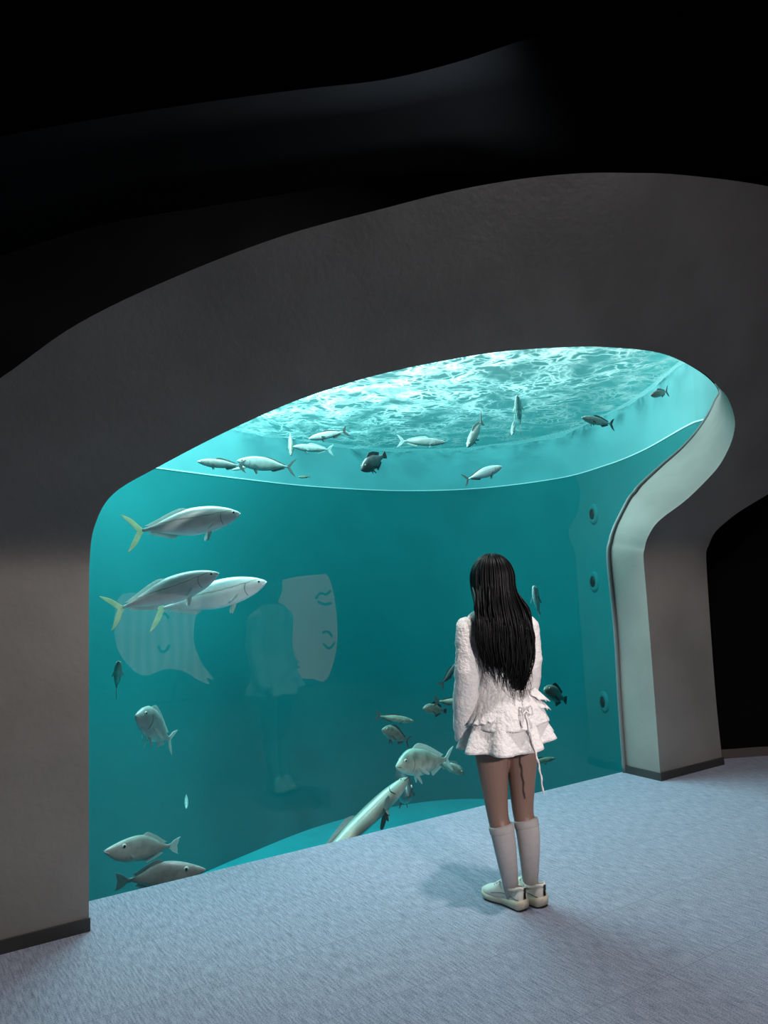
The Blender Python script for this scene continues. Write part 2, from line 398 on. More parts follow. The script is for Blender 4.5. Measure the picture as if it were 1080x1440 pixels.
def hit_tank(px, py):
    d = ray(px, py); best = None
    for i in range(len(plan)-1):
        a, b = plan[i], plan[i+1]
        den = d.x*(b.y-a.y)-d.y*(b.x-a.x)
        if abs(den) < 1e-9: continue
        t = (a.x*(b.y-a.y)-a.y*(b.x-a.x))/den
        s = ((d.x*t-a.x)*(b.x-a.x)+(d.y*t-a.y)*(b.y-a.y))/((b-a).length_squared)
        if -.001 <= s <= 1.001 and t > 4.3:
            if best is None or t > best[0]: best = (t, (b-a).normalized())
    t, e = best; p = CAM+d*t; nrm = Vector((-e.y, e.x, 0))
    if nrm.dot(Vector((c0.x, c0.y, 0))-Vector((p.x, p.y, 0))) < 0: nrm = -nrm
    return p, nrm
for (px, py), lab in zip([(835,723), (836,818), (850,987)], ['highest', 'middle', 'lowest']):
    p, nr = hit_tank(px, py); r = empty('water_port', p)
    tag(r, f'small dark round water port in tank wall, {lab} of the three', 'port', 'water ports in the tank wall')
    side = nr.cross(Z).normalized()
    mb = MB(); rows = []
    for rr, dd in ((.13, .0), (.12, .02), (.07, .03), (.055, .01)):
        rows.append([side*(rr*math.cos(a*PI/10))+Z*(rr*1.1*math.sin(a*PI/10))+nr*dd for a in range(20)])
    mb.grid(rows, True); mb.build('collar', M_tank, r)
    mb = MB(); mb.grid([[side*(q*math.cos(a*PI/10))+Z*(q*1.15*math.sin(a*PI/10))+nr*h for a in range(20)] for q, h in ((.062, .012), (.062, .035), (.03, .035))], True, cap=True)
    mb.build('opening', M_port, r)
#PART2
# ------------------------------------------------------------------ fish
def fish_mat(name, back, side, belly, stripe=None, z0=-.05, z1=.08, blotch=0, rough=.35):
    m, nt, N, L = new_mat(name); b = N['Principled BSDF']; b.inputs['Roughness'].default_value = rough; b.inputs['Specular IOR Level'].default_value = .6
    tc = N.new('ShaderNodeTexCoord'); sp = N.new('ShaderNodeSeparateXYZ'); L.new(tc.outputs['Object'], sp.inputs[0])
    nz = N.new('ShaderNodeTexNoise'); nz.inputs['Scale'].default_value = 14; nz.inputs['Detail'].default_value = 5; L.new(tc.outputs['Object'], nz.inputs['Vector'])
    ad = N.new('ShaderNodeMath'); ad.operation = 'MULTIPLY_ADD'; ad.inputs[1].default_value = .03; L.new(nz.outputs[0], ad.inputs[0]); L.new(sp.outputs['Z'], ad.inputs[2])
    mr = N.new('ShaderNodeMapRange'); mr.inputs[1].default_value = z0+.015; mr.inputs[2].default_value = z1+.015; L.new(ad.outputs[0], mr.inputs[0])
    rp = N.new('ShaderNodeValToRGB'); L.new(mr.outputs[0], rp.inputs[0]); e = rp.color_ramp.elements
    e[0].position = 0; e[0].color = (*belly, 1); e[1].position = 1; e[1].color = (*back, 1)
    x = rp.color_ramp.elements.new(.45); x.color = (*side, 1)
    if stripe:
        for p_, c_ in ((.60, side), (.66, stripe), (.72, side)):
            x = rp.color_ramp.elements.new(p_); x.color = (*c_, 1)
    n2 = N.new('ShaderNodeTexNoise'); n2.inputs['Scale'].default_value = 9; L.new(tc.outputs['Object'], n2.inputs['Vector'])
    m2 = N.new('ShaderNodeMapRange'); m2.inputs[1].default_value = .4; m2.inputs[2].default_value = .7; m2.inputs[3].default_value = 1; m2.inputs[4].default_value = 1-blotch-.1
    L.new(n2.outputs[0], m2.inputs[0])
    mx = N.new('ShaderNodeMix'); mx.data_type = 'RGBA'; mx.blend_type = 'MULTIPLY'; mx.inputs['Factor'].default_value = 1
    L.new(rp.outputs[0], mx.inputs['A']); L.new(m2.outputs[0], mx.inputs['B']); L.new(mx.outputs['Result'], b.inputs['Base Color'])
    v = N.new('ShaderNodeTexVoronoi'); v.inputs['Scale'].default_value = 70; L.new(tc.outputs['Object'], v.inputs['Vector'])
    bp = N.new('ShaderNodeBump'); bp.inputs['Strength'].default_value = .15; bp.inputs['Distance'].default_value = .003; L.new(v.outputs[0], bp.inputs['Height']); L.new(bp.outputs[0], b.inputs['Normal'])
    return m
FM = {
 'amber': fish_mat('silver_amberjack_skin', (.44,.56,.56), (.86,.91,.92), (.93,.94,.94), (.40,.44,.34)),
 'bream': fish_mat('bream_skin', (.30,.40,.34), (.62,.68,.58), (.75,.85,.85), None, -.12, .12, .35),
 'file': fish_mat('filefish_skin', (.30,.37,.34), (.46,.53,.50), (.56,.64,.61), None, -.12, .12, .15),
 'greyfile': fish_mat('grey_filefish_skin', (.30,.31,.30), (.38,.40,.38), (.40,.44,.43), None, -.12, .12, .2),
 'cobia': fish_mat('cobia_skin', (.14,.18,.15), (.34,.40,.33), (.55,.62,.55), (.50,.62,.56), -.05, .05),
 'dim': fish_mat('olive_fish_skin', (.16,.24,.20), (.30,.34,.26), (.36,.50,.44), None, -.1, .1, .3),
 'brown': fish_mat('brown_fish_skin', (.20,.20,.17), (.28,.25,.21), (.26,.33,.30), None, -.1, .1, .3),
 'dark': fish_mat('dark_fish_skin', (.05,.055,.06), (.10,.11,.12), (.16,.20,.20), None, -.14, .12, .3),
 'pale': fish_mat('pale_fish_skin', (.34,.42,.40), (.54,.60,.58), (.68,.72,.68), None, -.08, .08, .15),
}
def fin_mat(name, col, tr=.5):
    m = mat(name, col, .5, .25, 25); N = m.node_tree.nodes; L = m.node_tree.links
    t = N.new('ShaderNodeBsdfTranslucent'); t.inputs[0].default_value = (*[min(1, c*1.1) for c in col], 1)
    x = N.new('ShaderNodeMixShader'); x.inputs[0].default_value = tr
    L.new(N['Principled BSDF'].outputs[0], x.inputs[1]); L.new(t.outputs[0], x.inputs[2]); L.new(x.outputs[0], N['Material Output'].inputs[0]); return m
M_finpale = fin_mat('pale_fin', (.74,.80,.78)); M_finyel = fin_mat('yellow_fin', (.80,.84,.66))
M_findark = mat('dark_fin', (.07,.08,.08), .5, .3, 20); M_fingrey = fin_mat('grey_fin', (.34,.38,.37))
M_eyew = mat('eye_ring', (.70,.78,.74), .2); M_eyeb = mat('eye_pupil', (.01,.012,.012), .1); M_mouth = mat('mouth_line', (.85,.86,.84), .4)
SP = {
 'amber': dict(p=[(0,.004,-.004,.004),(.03,.028,-.03,.022),(.12,.070,-.076,.045),(.25,.104,-.108,.062),(.40,.116,-.118,.066),(.55,.098,-.098,.056),(.70,.050,-.052,.034),(.80,.020,-.020,.014),(.86,.012,-.012,.009)],
   tail=(.85,.155,.10,.035), dorsal=[(.44,.03),(.78,.008)], dh=.022, anal=[(.56,.022),(.78,.01)], pect=(.27,-.03,.10), pelv=(.29,.095), ez=.018, es=.075, er=.014),
 'bream': dict(p=[(0,.01,-.012,.01),(.04,.06,-.05,.03),(.12,.135,-.09,.055),(.25,.185,-.13,.075),(.40,.18,-.15,.075),(.55,.135,-.13,.06),(.70,.07,-.075,.035),(.80,.032,-.035,.016),(.86,.028,-.03,.01)],
   tail=(.84,.15,.10,.05), dorsal=[(.25,.06),(.76,.025)], dh=.06, anal=[(.58,.05),(.74,.02)], pect=(.30,-.03,.17), pelv=(.32,.13), ez=.06, es=.11, er=.022),
 'file': dict(p=[(0,.012,-.010,.010),(.05,.04,-.045,.022),(.15,.085,-.11,.045),(.30,.135,-.145,.062),(.45,.155,-.145,.06),(.60,.12,-.115,.045),(.72,.06,-.062,.026),(.82,.024,-.024,.014),(.88,.022,-.022,.01)],
   tail=(.84,.10,.035,.05), dorsal=[(.46,.03),(.76,.012)], dh=.04, anal=[(.52,.03),(.74,.012)], pect=(.30,-.04,.07), pelv=None, ez=.05, es=.22, er=.030),
 'cobia': dict(p=[(0,.010,-.012,.02),(.03,.026,-.026,.045),(.12,.045,-.05,.07),(.25,.058,-.062,.075),(.40,.062,-.066,.066),(.60,.052,-.056,.05),(.75,.034,-.036,.03),(.88,.018,-.018,.014)],
   tail=(.86,.11,.07,.04), dorsal=[(.45,.02),(.82,.01)], dh=.045, anal=[(.55,.03),(.80,.01)], pect=(.24,-.02,.15), pelv=(.28,.08), ez=.012, es=.07, er=.010),
 'slim': dict(p=[(0,.006,-.006,.006),(.05,.03,-.03,.024),(.15,.06,-.062,.042),(.30,.08,-.085,.055),(.50,.078,-.08,.05),(.65,.052,-.055,.034),(.78,.024,-.024,.015),(.86,.014,-.014,.008)],
   tail=(.84,.13,.08,.04), dorsal=[(.33,.03),(.76,.012)], dh=.04, anal=[(.55,.03),(.76,.01)], pect=(.27,-.02,.09), pelv=(.30,.06), ez=.02, es=.08, er=.013),
 'rock': dict(p=[(0,.012,-.012,.015),(.05,.07,-.06,.04),(.15,.13,-.11,.07),(.30,.17,-.15,.085),(.48,.165,-.15,.075),(.62,.12,-.11,.05),(.75,.06,-.055,.028),(.84,.042,-.04,.012)],
   tail=(.82,.09,.0,.05), dorsal=[(.28,.06),(.72,.07)], dh=.07, anal=[(.50,.06),(.72,.03)], pect=(.32,-.04,.15), pelv=(.34,.11), ez=.06, es=.12, er=.02),
}
def fish(label, sp, skin, finm, nose, tail, bend=0, roll=0, group=None, detail=True, tailm=None, cat='fish'):
    d = nose-tail; Lh = d.length; X = d.normalized(); Zv = (Z-X*X.z).normalized() if abs(X.z) < .97 else (F0-X*X.dot(F0)).normalized()
    Zv = Matrix.Rotation(roll, 3, X) @ Zv; Y = Zv.cross(X)
    q = SP[sp]; root = empty('fish', nose.lerp(tail, .5)); tag(root, label, cat, group)
    Rm = Matrix((X, Y, Zv)).transposed().to_4x4(); Rm.translation = root.location
    root.matrix_world = Rm @ Matrix.Scale(Lh, 4)
    def cx(s): return .5-s
    def cyy(s): return bend*math.sin((s-.1)*2.6)*max(0, s-.1)
    mb = MB(); rows = []; NS = 26 if detail else 16; NR_ = 16 if detail else 10
    for i in range(NS+1):
        s_ = .86*(i/NS)**1.15; tp, bt, wd = interp(q['p'], s_); zc = (tp+bt)/2; hh = (tp-bt)/2; row = []
        for k in range(NR_):
            a = 2*PI*k/NR_; c_, n_ = math.cos(a), math.sin(a)
            row.append(Vector((cx(s_), cyy(s_)+wd*math.copysign(abs(c_)**.9, c_), zc+hh*n_)))
        rows.append(row)
    mb.grid(rows, True, cap=True); mb.build('body', FM[skin], root)
    # tail fin
    ts, span, fork, th = q['tail']; zt = (interp(q['p'], ts)[0]+interp(q['p'], ts)[1])/2
    def P(s_, z_, y_=0): return Vector((cx(s_), cyy(s_)+y_, z_))
    rt = .014 if sp in ('amber', 'slim') else .026
    up_ = [(ts, rt), (ts+.03, span*.32), (ts+.075, span*.68), (1.0, span), (.985, span*.80), (1.0-fork*.62, span*.36), (1.0-fork, 0)]
    ol = [P(a, b) for a, b in cr(up_, 3)]; ol += [P(a, -b) for a, b in cr(up_, 3)][-2::-1]
    # fin triangulated as strip
    mb = MB(); nU = len(cr(up_, 3)); edge = ol
    for sg in (-1, 1):
        mb_rows = []
    top_f = [P(a, rt*.6*t_) for a, t_ in [(ts, 1)]]
    mb.poly(ol, Vector((0, 1, 0)), .0035); mb.build('tail_fin', tailm or finm, root, smooth=False)
    # dorsal
    (a0, h0), (a1, h1) = q['dorsal']; N_ = 12; lo = []; hi = []
    for i in range(N_+1):
        t = i/N_; s_ = a0+(a1-a0)*t; z_ = interp(q['p'], s_)[0]
        h = q['dh']*(math.sin(min(1, t*5)*PI/2))*(1-.65*t)
        if sp == 'rock': h = q['dh']*math.sin(min(1, t*4)*PI/2)*(1-.2*t)
        lo.append(P(s_, z_-.008)); hi.append(P(s_+.02+.03*t, z_+h))
    mb = MB(); mb.poly(lo+hi[::-1], Vector((0, 1, 0)), .003); mb.build('dorsal_fin', finm, root, smooth=False)
    (a0, h0), (a1, h1) = q['anal']; lo = []; hi = []
    for i in range(N_+1):
        t = i/N_; s_ = a0+(a1-a0)*t; z_ = interp(q['p'], s_)[1]; h = h0*math.sin(min(1, t*5)*PI/2)*(1-.6*t)*1.4
        lo.append(P(s_, z_+.006)); hi.append(P(s_+.02+.02*t, z_-h))
    mb = MB(); mb.poly(lo+hi[::-1], Vector((0, 1, 0)), .003); mb.build('anal_fin', finm, root, smooth=False)
    for sg in (-1, 1):
        s0, z0, ln = q['pect']; wd = interp(q['p'], s0)[2]; A = Vector((cx(s0), sg*wd*.9, z0))
        dx = Vector((-.82, sg*.38, -.42)).normalized(); dn = Vector((-.25, 0, -.6)).normalized()
        o_ = [A, A+dx*ln*.5-dn*ln*.10, A+dx*ln, A+dx*ln*.82+dn*ln*.22, A+dx*ln*.3+dn*ln*.26, A+dn*ln*.16]
        mb = MB(); mb.poly([Vector(v) for v in cr(o_, 3, True)], dx.cross(dn), .003); mb.build('pectoral_fin', finm, root, smooth=False)
        if q['pelv'] and detail:
            s0, ln = q['pelv']; A = Vector((cx(s0), sg*.015, interp(q['p'], s0)[1]+.008)); dx = Vector((-.55, sg*.25, -.75)).normalized(); dn = Vector((-.8, 0, .5)).normalized()
            o_ = [A, A+dx*ln, A+dx*ln*.75+dn*ln*.22, A+dn*ln*.3]
            mb = MB(); mb.poly([Vector(v) for v in cr(o_, 3, True)], dx.cross(dn), .003); mb.build('pelvic_fin', finm, root, smooth=False)
        wd = interp(q['p'], q['es'])[2]; tp, bt, _ = interp(q['p'], q['es']); zc = (tp+bt)/2; k_ = math.sqrt(max(.1, 1-((q['ez']-zc)/((tp-bt)/2))**2))
        E = Vector((cx(q['es']), sg*wd*k_*.97, q['ez'])); r_ = q['er']
        mb = MB(); mb.ell(E, (r_, r_*.45, r_), 12, 8); mb.ell(E+Vector((0, sg*r_*.28, 0)), (r_*.62, r_*.3, r_*.62), 10, 6, 1)
        mb.build('eye', [M_eyew, M_eyeb], root)
    if detail:
        tp, bt, wd = interp(q['p'], .05)
        for sg in (-1, 1):
            mb = MB(); pts = []
            for i in range(7):
                s_ = .002+.055*i/6; a_, b_, w_ = interp(q['p'], s_); zc = (a_+b_)/2-.15*(a_-b_); pts.append(Vector((cx(s_), sg*w_*.97, zc)))
            mb.tube(pts, .0035, 5)
            mb.build('mouth', M_mouth if skin in ('amber', 'file', 'pale') else M_findark, root)
        # gill cover edge
        for sg in (-1, 1):
            mb = MB(); pts = []
            sg0 = q['es']+.115
            for i in range(9):
                t = i/8; s_ = sg0+.02*math.sin(t*PI); a_, b_, w_ = interp(q['p'], s_); zc = (a_+b_)/2; hh = (a_-b_)/2; zz = zc+hh*(.45-1.15*t)
                pts.append(Vector((cx(s_), sg*w_*math.sqrt(max(.02, 1-((zz-zc)/hh)**2))**.9, zz)))
            mb.tube(pts, .003, 5)
            mb.build('gill_cover', M_fingrey if skin in ('amber', 'pale', 'file', 'greyfile') else M_findark, root)
    return root
def gd(px, py, off):
    p = on_n(px, py, GN); return at(px, py, (p-CAM).dot(F0)+off)
def F_(label, sp, skin, finm, n, t, on_, ot, **k):
    return fish(label, sp, skin, finm, gd(n[0], n[1], on_), gd(t[0], t[1], ot), **k)
JG = 'silver jacks swimming on the left'
F_('big silver yellow-tailed jack swimming right, topmost fish of the left side', 'amber', 'amber', M_finpale, (338,722), (176,750), .55, .5, bend=.02, group=JG, tailm=M_finyel)
F_('silver yellow-tailed jack tilted nose up, overlapping in front of another jack', 'amber', 'amber', M_finpale, (308,806), (149,863), .5, .55, bend=.03, group=JG, tailm=M_finyel)
F_('silver jack partly hidden behind the tilted jack, nose furthest right', 'amber', 'amber', M_finpale, (375,818), (205,862), .95, 1.0, bend=.02, group=JG, tailm=M_finyel)
F_('small dark-sided fish seen head on beside the left wall edge', 'slim', 'dim', M_fingrey, (167,930), (163,972), .7, 1.05)
F_('small silver fish swimming up left with forked tail trailing down right', 'bream', 'pale', M_finpale, (191,1006), (249,1044), .6, .95, bend=-.05)
F_('tiny blurred fish far off, low above the tank floor', 'slim', 'pale', M_findark, (262,1137), (262,1114), 2.6, 2.9, detail=False)
F_('pale filefish with ringed eye facing left near the bottom', 'file', 'file', M_finpale, (146,1198), (251,1188), .45, .6, bend=.03)
F_('grey filefish with ringed eye facing right, cut off by the floor edge', 'file', 'greyfile', M_fingrey, (289,1223), (161,1240), .5, .6, bend=-.02)
F_('big spotted sea bream with forked tail facing left, above the striped fish', 'bream', 'bream', M_finpale, (557,1078), (636,1066), 1.0, 1.2, bend=.02)
F_('long striped pale fish with dark paddle fins rising up right', 'cobia', 'cobia', M_findark, (573,1096), (430,1226), .75, .55, bend=.05, roll=-.95)
F_('dark-headed fish facing the glass just behind the long striped fish', 'rock', 'dark', M_findark, (574,1120), (556,1086), 1.45, 2.3)
F_('dull brown fish half hidden under the tail of the big sea bream', 'bream', 'brown', M_fingrey, (653,1089), (612,1068), 1.9, 2.1, detail=False)
GG = 'greenish fish in the murk beside the person'
F_('olive fish facing right, upper of the pair left of the person', 'slim', 'dim', M_findark, (582,1014), (527,1006), 1.9, 2.0, group=GG)
F_('brown fish nosing up left, lower of the pair left of the person', 'bream', 'brown', M_findark, (537,1026), (577,1043), 2.1, 2.2, group=GG)
F_('olive brown fish facing left, close to the left sleeve', 'rock', 'brown', M_findark, (595,996), (628,1000), 2.2, 2.3, group=GG, detail=False)
F_('green fish with its head hidden behind the left sleeve', 'slim', 'dim', M_findark, (668,986), (609,986), 2.0, 2.1, group=GG, detail=False)
F_('dark fish diving beside the sleeve with only its tail half seen', 'slim', 'dark', M_findark, (650,925), (618,966), 2.3, 2.4, group=GG, detail=False)
F_('small pale fish pointing straight up to the right of the hair', 'bream', 'pale', M_fingrey, (750,824), (760,868), 1.4, 1.6, detail=False)
F_('brown fish with a pale head right of the ruffled blouse', 'rock', 'brown', M_findark, (765,970), (797,985), 1.3, 1.5, detail=False)
F_('dark green fish facing right beside the right thigh', 'slim', 'dim', M_findark, (781,1066), (735,1076), 1.6, 1.7)
UG = 'fish near the water surface'
F_('pale fish facing left at far left below the surface', 'slim', 'pale', M_fingrey, (277,649), (346,656), 1.8, 1.9, group=UG)
F_('pale fish with forked tail on the right, second from left below the surface', 'amber', 'pale', M_fingrey, (333,648), (416,658), 2.2, 2.2, group=UG)
F_('faint fish shape standing in for a reflection smudge just below the overlapping pair near the surface', 'slim', 'pale', M_finpale, (326,661), (354,655), 3.2, 3.2, group=UG, detail=False)  # fish mesh added in place of a reflection smudge
F_('thin grey fish hanging upright near the surface', 'slim', 'dim', M_fingrey, (409,641), (408,604), 2.0, 2.3, group=UG)
F_('pale fish with black tail and black fin, high near the surface', 'slim', 'pale', M_findark, (434,617), (490,606), 2.6, 2.7, group=UG, roll=.3)
F_('long pale fish just below the black-tailed fish', 'slim', 'pale', M_finpale, (412,628), (469,633), 3.2, 3.3, group=UG)
F_('dark grey chunky fish swimming down left in open water', 'rock', 'dark', M_findark, (508,661), (543,639), 1.9, 2.1, group=UG)
F_('tiny grey fish silhouette above the pale ledge line', 'slim', 'dim', M_fingrey, (419,671), (437,670), 4.6, 4.7, group=UG, detail=False)
F_('pinkish grey fish facing right right under the bright ripples', 'slim', 'greyfile', M_finpale, (627,622), (558,620), 2.8, 3.0, group=UG)
F_('blue grey fish pointing down left under the ripples', 'slim', 'greyfile', M_fingrey, (657,629), (679,588), 2.0, 2.4, group=UG)
F_('pale fish with white head seen from below, pointing up', 'slim', 'pale', M_finpale, (727,556), (732,603), 1.9, 2.5, group=UG)
F_('small white fish just below left of the upright pale fish', 'slim', 'pale', M_finpale, (720,612), (724,588), 2.3, 2.6, group=UG, detail=False)
F_('silver fish facing left with dark curved tail at the ripple edge', 'slim', 'pale', M_findark, (818,587), (862,598), 1.2, 1.3, group=UG, bend=.05)
F_('silver fish facing up right just above the ledge line', 'amber', 'amber', M_fingrey, (706,656), (651,676), 1.6, 1.7, group=UG)
F_('dim rounded fish at the right end of the ripples', 'slim', 'greyfile', M_fingrey, (915,556), (940,550), .45, .6, group=UG, detail=False)
#PART3
# ------------------------------------------------------------------ person
M_skin = mat('skin', (.23,.135,.105), .5, .08, 6, .05, 200, sss=.05)
M_hair = mat('black_hair', (.004,.004,.0045), .38, .4, 40, .1, 150, spec=.14)
M_cloth = mat('white_embroidered_cotton', (.80,.76,.76), .9, .08, 30, .8, 70, sheen=.2, spec=.15, detail=8)
M_sock = mat('white_knit_sock', (.42,.385,.385), .85, .06, 40, .25, 260, spec=.2)
M_shoe = mat('cream_leather', (.74,.74,.68), .45, .06, 12, .1, 60)
M_sole = mat('cream_rubber_sole', (.66,.60,.48), .5, .1, 10); M_outsole = mat('dark_outsole', (.06,.055,.05), .7)
M_tabd = mat('dark_heel_tab', (.02,.02,.02), .5); M_lace = mat('white_lace', (.82,.82,.78), .7)
M_eye = mat('eye_white', (.8,.8,.78), .2); M_iris = mat('dark_iris', (.02,.012,.01), .1); M_lip = mat('lip', (.45,.16,.15), .4)

PR = Vector((2.477, 2.812, 0)); PYAW = math.radians(-18)
FOOTROT = math.radians(24)
def loft(mb, rings, n=28, mi=0, cap=True, mod=None):
    # rings: (z, cx, cy, rx, ry)
    rows = []
    for i, (z, cx_, cy_, rx, ry) in enumerate(rings):
        row = []
        for k in range(n):
            a = 2*PI*k/n; f = mod(a, i/(len(rings)-1), z) if mod else (1, 0)
            row.append(Vector((cx_+rx*math.cos(a)*f[0], cy_+ry*math.sin(a)*f[0], z+f[1])))
        rows.append(row)
    mb.grid(rows, True, mi, cap=cap)
def smooth_rings(keys, n):
    zs = sorted(keys, key=lambda q: q[0]); z0, z1 = zs[0][0], zs[-1][0]
    return [(z0+(z1-z0)*i/n,)+tuple(interp(zs, z0+(z1-z0)*i/n)) for i in range(n+1)]
SH = -.022                                                    # the upper body leans a little left
torso = [(.70,0,0,.06,.06),(.76,0,-.005,.135,.10),(.84,0,-.008,.152,.112),(.92,0,-.005,.145,.105),(1.0,-.005,0,.120,.088),(1.06,-.012,.004,.106,.08),(1.14,-.018,.004,.116,.084),
         (1.22,SH,.0,.132,.09),(1.28,SH,-.004,.142,.082),(1.32,SH,-.004,.13,.066),(1.345,SH,0,.085,.055),(1.365,SH,.004,.055,.05),(1.40,SH,.008,.046,.048),(1.46,SH,.015,.046,.05)]
HC = Vector((SH-.018, .012, 1.502))
# joints
LEG = {-1: dict(hip=(-.082,0,.80), th=(-.084,.002,.66), kn=(-.068,.006,.415), cf=(-.052,-.012,.31), an=(-.022,.0,.085)),
        1: dict(hip=(.070,0,.80), th=(.064,.002,.66), kn=(.060,.006,.415), cf=(.072,-.012,.31), an=(.078,.004,.085))}
LR = dict(hip=.088, th=.076, kn=.050, cf=.051, an=.032)
ARM = {-1: [(SH-.128,0,1.295),(SH-.152,0,1.265),(SH-.165,-.012,1.16),(SH-.172,-.008,1.04),(SH-.175,.040,.90),(SH-.165,.085,.775)],
        1: [(SH+.120,0,1.295),(SH+.142,0,1.265),(SH+.146,-.012,1.16),(SH+.138,-.008,1.04),(SH+.130,.045,.90),(SH+.12,.095,.775)]}
AR = [.045,.046,.040,.034,.031,.024]
mb = MB()
loft(mb, smooth_rings(torso, 40))
def headfn(p, d):
    x, y, z = p; f = max(0, d.y)
    low = max(0, -d.z)
    p = Vector((x*(1-.30*low**1.3), y, z))
    p.y -= .010*f*math.exp(-((d.z-.12)/.10)**2)*math.exp(-((abs(d.x)-.36)/.16)**2)*1.2      # eye sockets
    p.y += .020*math.exp(-(d.x/.10)**2)*math.exp(-((d.z+.14)/.13)**2)*(1 if d.y > 0 else 0)  # nose
    p.y += .006*math.exp(-(d.x/.22)**2)*math.exp(-((d.z+.46)/.10)**2)*(1 if d.y > 0 else 0)  # lips
    p.y += .010*math.exp(-(d.x/.25)**2)*math.exp(-((d.z+.80)/.18)**2)*(1 if d.y > 0 else 0)  # chin
    if d.y < 0: p.z += .012*low
    return p
mb.ell(HC, (.073, .090, .110), 40, 32, fn=headfn)
for sg in (-1, 1):
    mb.ell(HC+Vector((sg*.072, -.004, -.012)), (.010, .018, .030), 10, 8)
    J = LEG[sg]; ks = ['hip', 'th', 'kn', 'cf', 'an']
    pts = cr([J[k] for k in ks], 6); rr = cr([(LR[k], 0) for k in ks], 6)
    mb.tube(pts, [q[0] for q in rr], 20)
    an = Vector(J['an']); fr = Matrix.Rotation(FOOTROT, 3, 'Z')
    mb.tube([an+Vector((0, 0, .02)), an+fr@Vector((0, -.012, -.045)), an+fr@Vector((0, -.02, -.06))], [.031, .028, .02], 14)
    mb.tube([an+fr@Vector((0, -.02, -.055)), an+fr@Vector((0, .05, -.045)), an+fr@Vector((0, .12, -.058)), an+fr@Vector((0, .155, -.062))], [.022, .028, .022, .010], 14)
    A = cr(ARM[sg], 6); ar = cr([(q, 0) for q in AR], 6)
    mb.tube(A, [q[0] for q in ar], 16)
    wr = A[-1]; D = Vector((-sg*.25, .42, -.87)).normalized(); S = Vector((sg*.35, .85, .35)); S = (S-D*S.dot(D)).normalized(); Nn = D.cross(S)
    mb.tube([wr-D*.01, wr+D*.03, wr+D*.07, wr+D*.088], [.020, .030, .034, .030], 14, flat=.42, up=Nn)
    for fi, (off, ln, rd) in enumerate([(-.027,.060,.0072),(-.009,.072,.0078),(.009,.078,.0080),(.027,.070,.0078)]):
        b0 = wr+D*.082+S*off; cur = Nn*(sg)*-1
        c1 = b0+(D*.9+cur*.25).normalized()*ln*.45; c2 = c1+(D*.7+cur*.7).normalized()*ln*.32; c3 = c2+(D*.4+cur*.9).normalized()*ln*.25
        mb.tube([b0-D*.02, b0, c1, c2, c3], [rd*1.05, rd*1.05, rd, rd*.9, rd*.7], 8)
    t0 = wr+D*.03+S*.024; t1 = t0+(D*.7+S*.7).normalized()*.034; t2 = t1+(D*.95+S*.25).normalized()*.026
    mb.tube([t0-S*.01, t0, t1, t2], [.012, .0115, .0095, .007], 8)
raw = mb.build('person', M_skin)
md = raw.modifiers.new('r', 'REMESH'); md.mode = 'VOXEL'; md.voxel_size = .0046; md.use_smooth_shade = True
ms = raw.modifiers.new('s', 'SMOOTH'); ms.factor = .5; ms.iterations = 8
dg = bpy.context.evaluated_depsgraph_get(); me2 = bpy.data.meshes.new_from_object(raw.evaluated_get(dg))
raw.modifiers.clear(); raw.data = me2; person = raw
if not me2.materials: me2.materials.append(M_skin)
person.location = PR; person.rotation_euler = (0, 0, PYAW)
tag(person, 'person with long black hair, white ruffled mini dress and knee socks facing the tank', 'person')
PP = person
for sg in (-1, 1):
    c = HC+Vector((sg*.027, .0775, .013)); mb = MB(); mb.ell(c, (.0125, .009, .008), 12, 8); mb.ell(c+Vector((0, .006, 0)), (.006, .005, .0062), 10, 6, 1)
    mb.build('eye', [M_eye, M_iris], PP)
    mb = MB(); mb.tube([HC+Vector((sg*(.012+.034*t), .088-.010*t*t-.004*t, .034+.006*math.sin(t*PI))) for t in [i/5 for i in range(6)]], [.0012, .0028, .003, .0026, .002, .001], 6); mb.build('eyebrow', M_hair, PP)
mb = MB(); mb.tube([HC+Vector((.021*t, .094-.008*abs(t)**2, -.050+.002*abs(t))) for t in [-1, -.6, -.2, 0, .2, .6, 1]], [.001, .0035, .005, .0045, .005, .0035, .001], 8); mb.build('lips', M_lip, PP)

# hair: shell + locks falling to the small of the back
def hair_path(phi, off, length, n=30, wob=0, seed=0):
    # phi: 0 = straight back, +-110 deg = beside the face
    sx, cb = math.sin(phi), math.cos(phi); pts = []
    crown = HC+Vector((0, -.012, 0)); nd = 10
    for i in range(nd+1):
        th = math.radians(2+93*i/nd)
        d = Vector((math.sin(th)*sx, -math.sin(th)*cb, math.cos(th)))
        pts.append(crown+Vector((d.x*(.094+off), d.y*(.094+off), d.z*(.112+off*.8))))
    p0 = pts[-1]; zt = length
    backness = max(0, cb)
    for i in range(1, n-nd+1):
        t = i/(n-nd); z = p0.z+(zt-p0.z)*t
        tx = SH-.030+.022*t+sx*(.112+.028*math.sin(min(1, t*1.5)*PI/2)-.035*max(0, t-.62)/.38)
        ty = -.098-.030*backness-.008*math.sin(t*PI)+.02*(t > .9)*0
        k = min(1, t*2.2); k = k*k*(3-2*k)
        y = (p0.y)*(1-k)+ty*k; x = p0.x*(1-k)+tx*k
        if off: y -= off*(.8*k); 
        wv = wob*t*t
        x += wv*math.sin(seed+z*22); y += wv*.4*math.cos(seed*1.7+z*19)
        pts.append(Vector((x, y, z)))
    return pts
def tip(phi):                                                 # where each strand ends
    u = math.sin(phi)
    return interp([(-1.01,1.085),(-.7,1.065),(-.35,1.06),(0,1.02),(.25,.972),(.6,.965),(.85,1.0),(1.01,1.06)], u)[0]
mb = MB(); rows = []
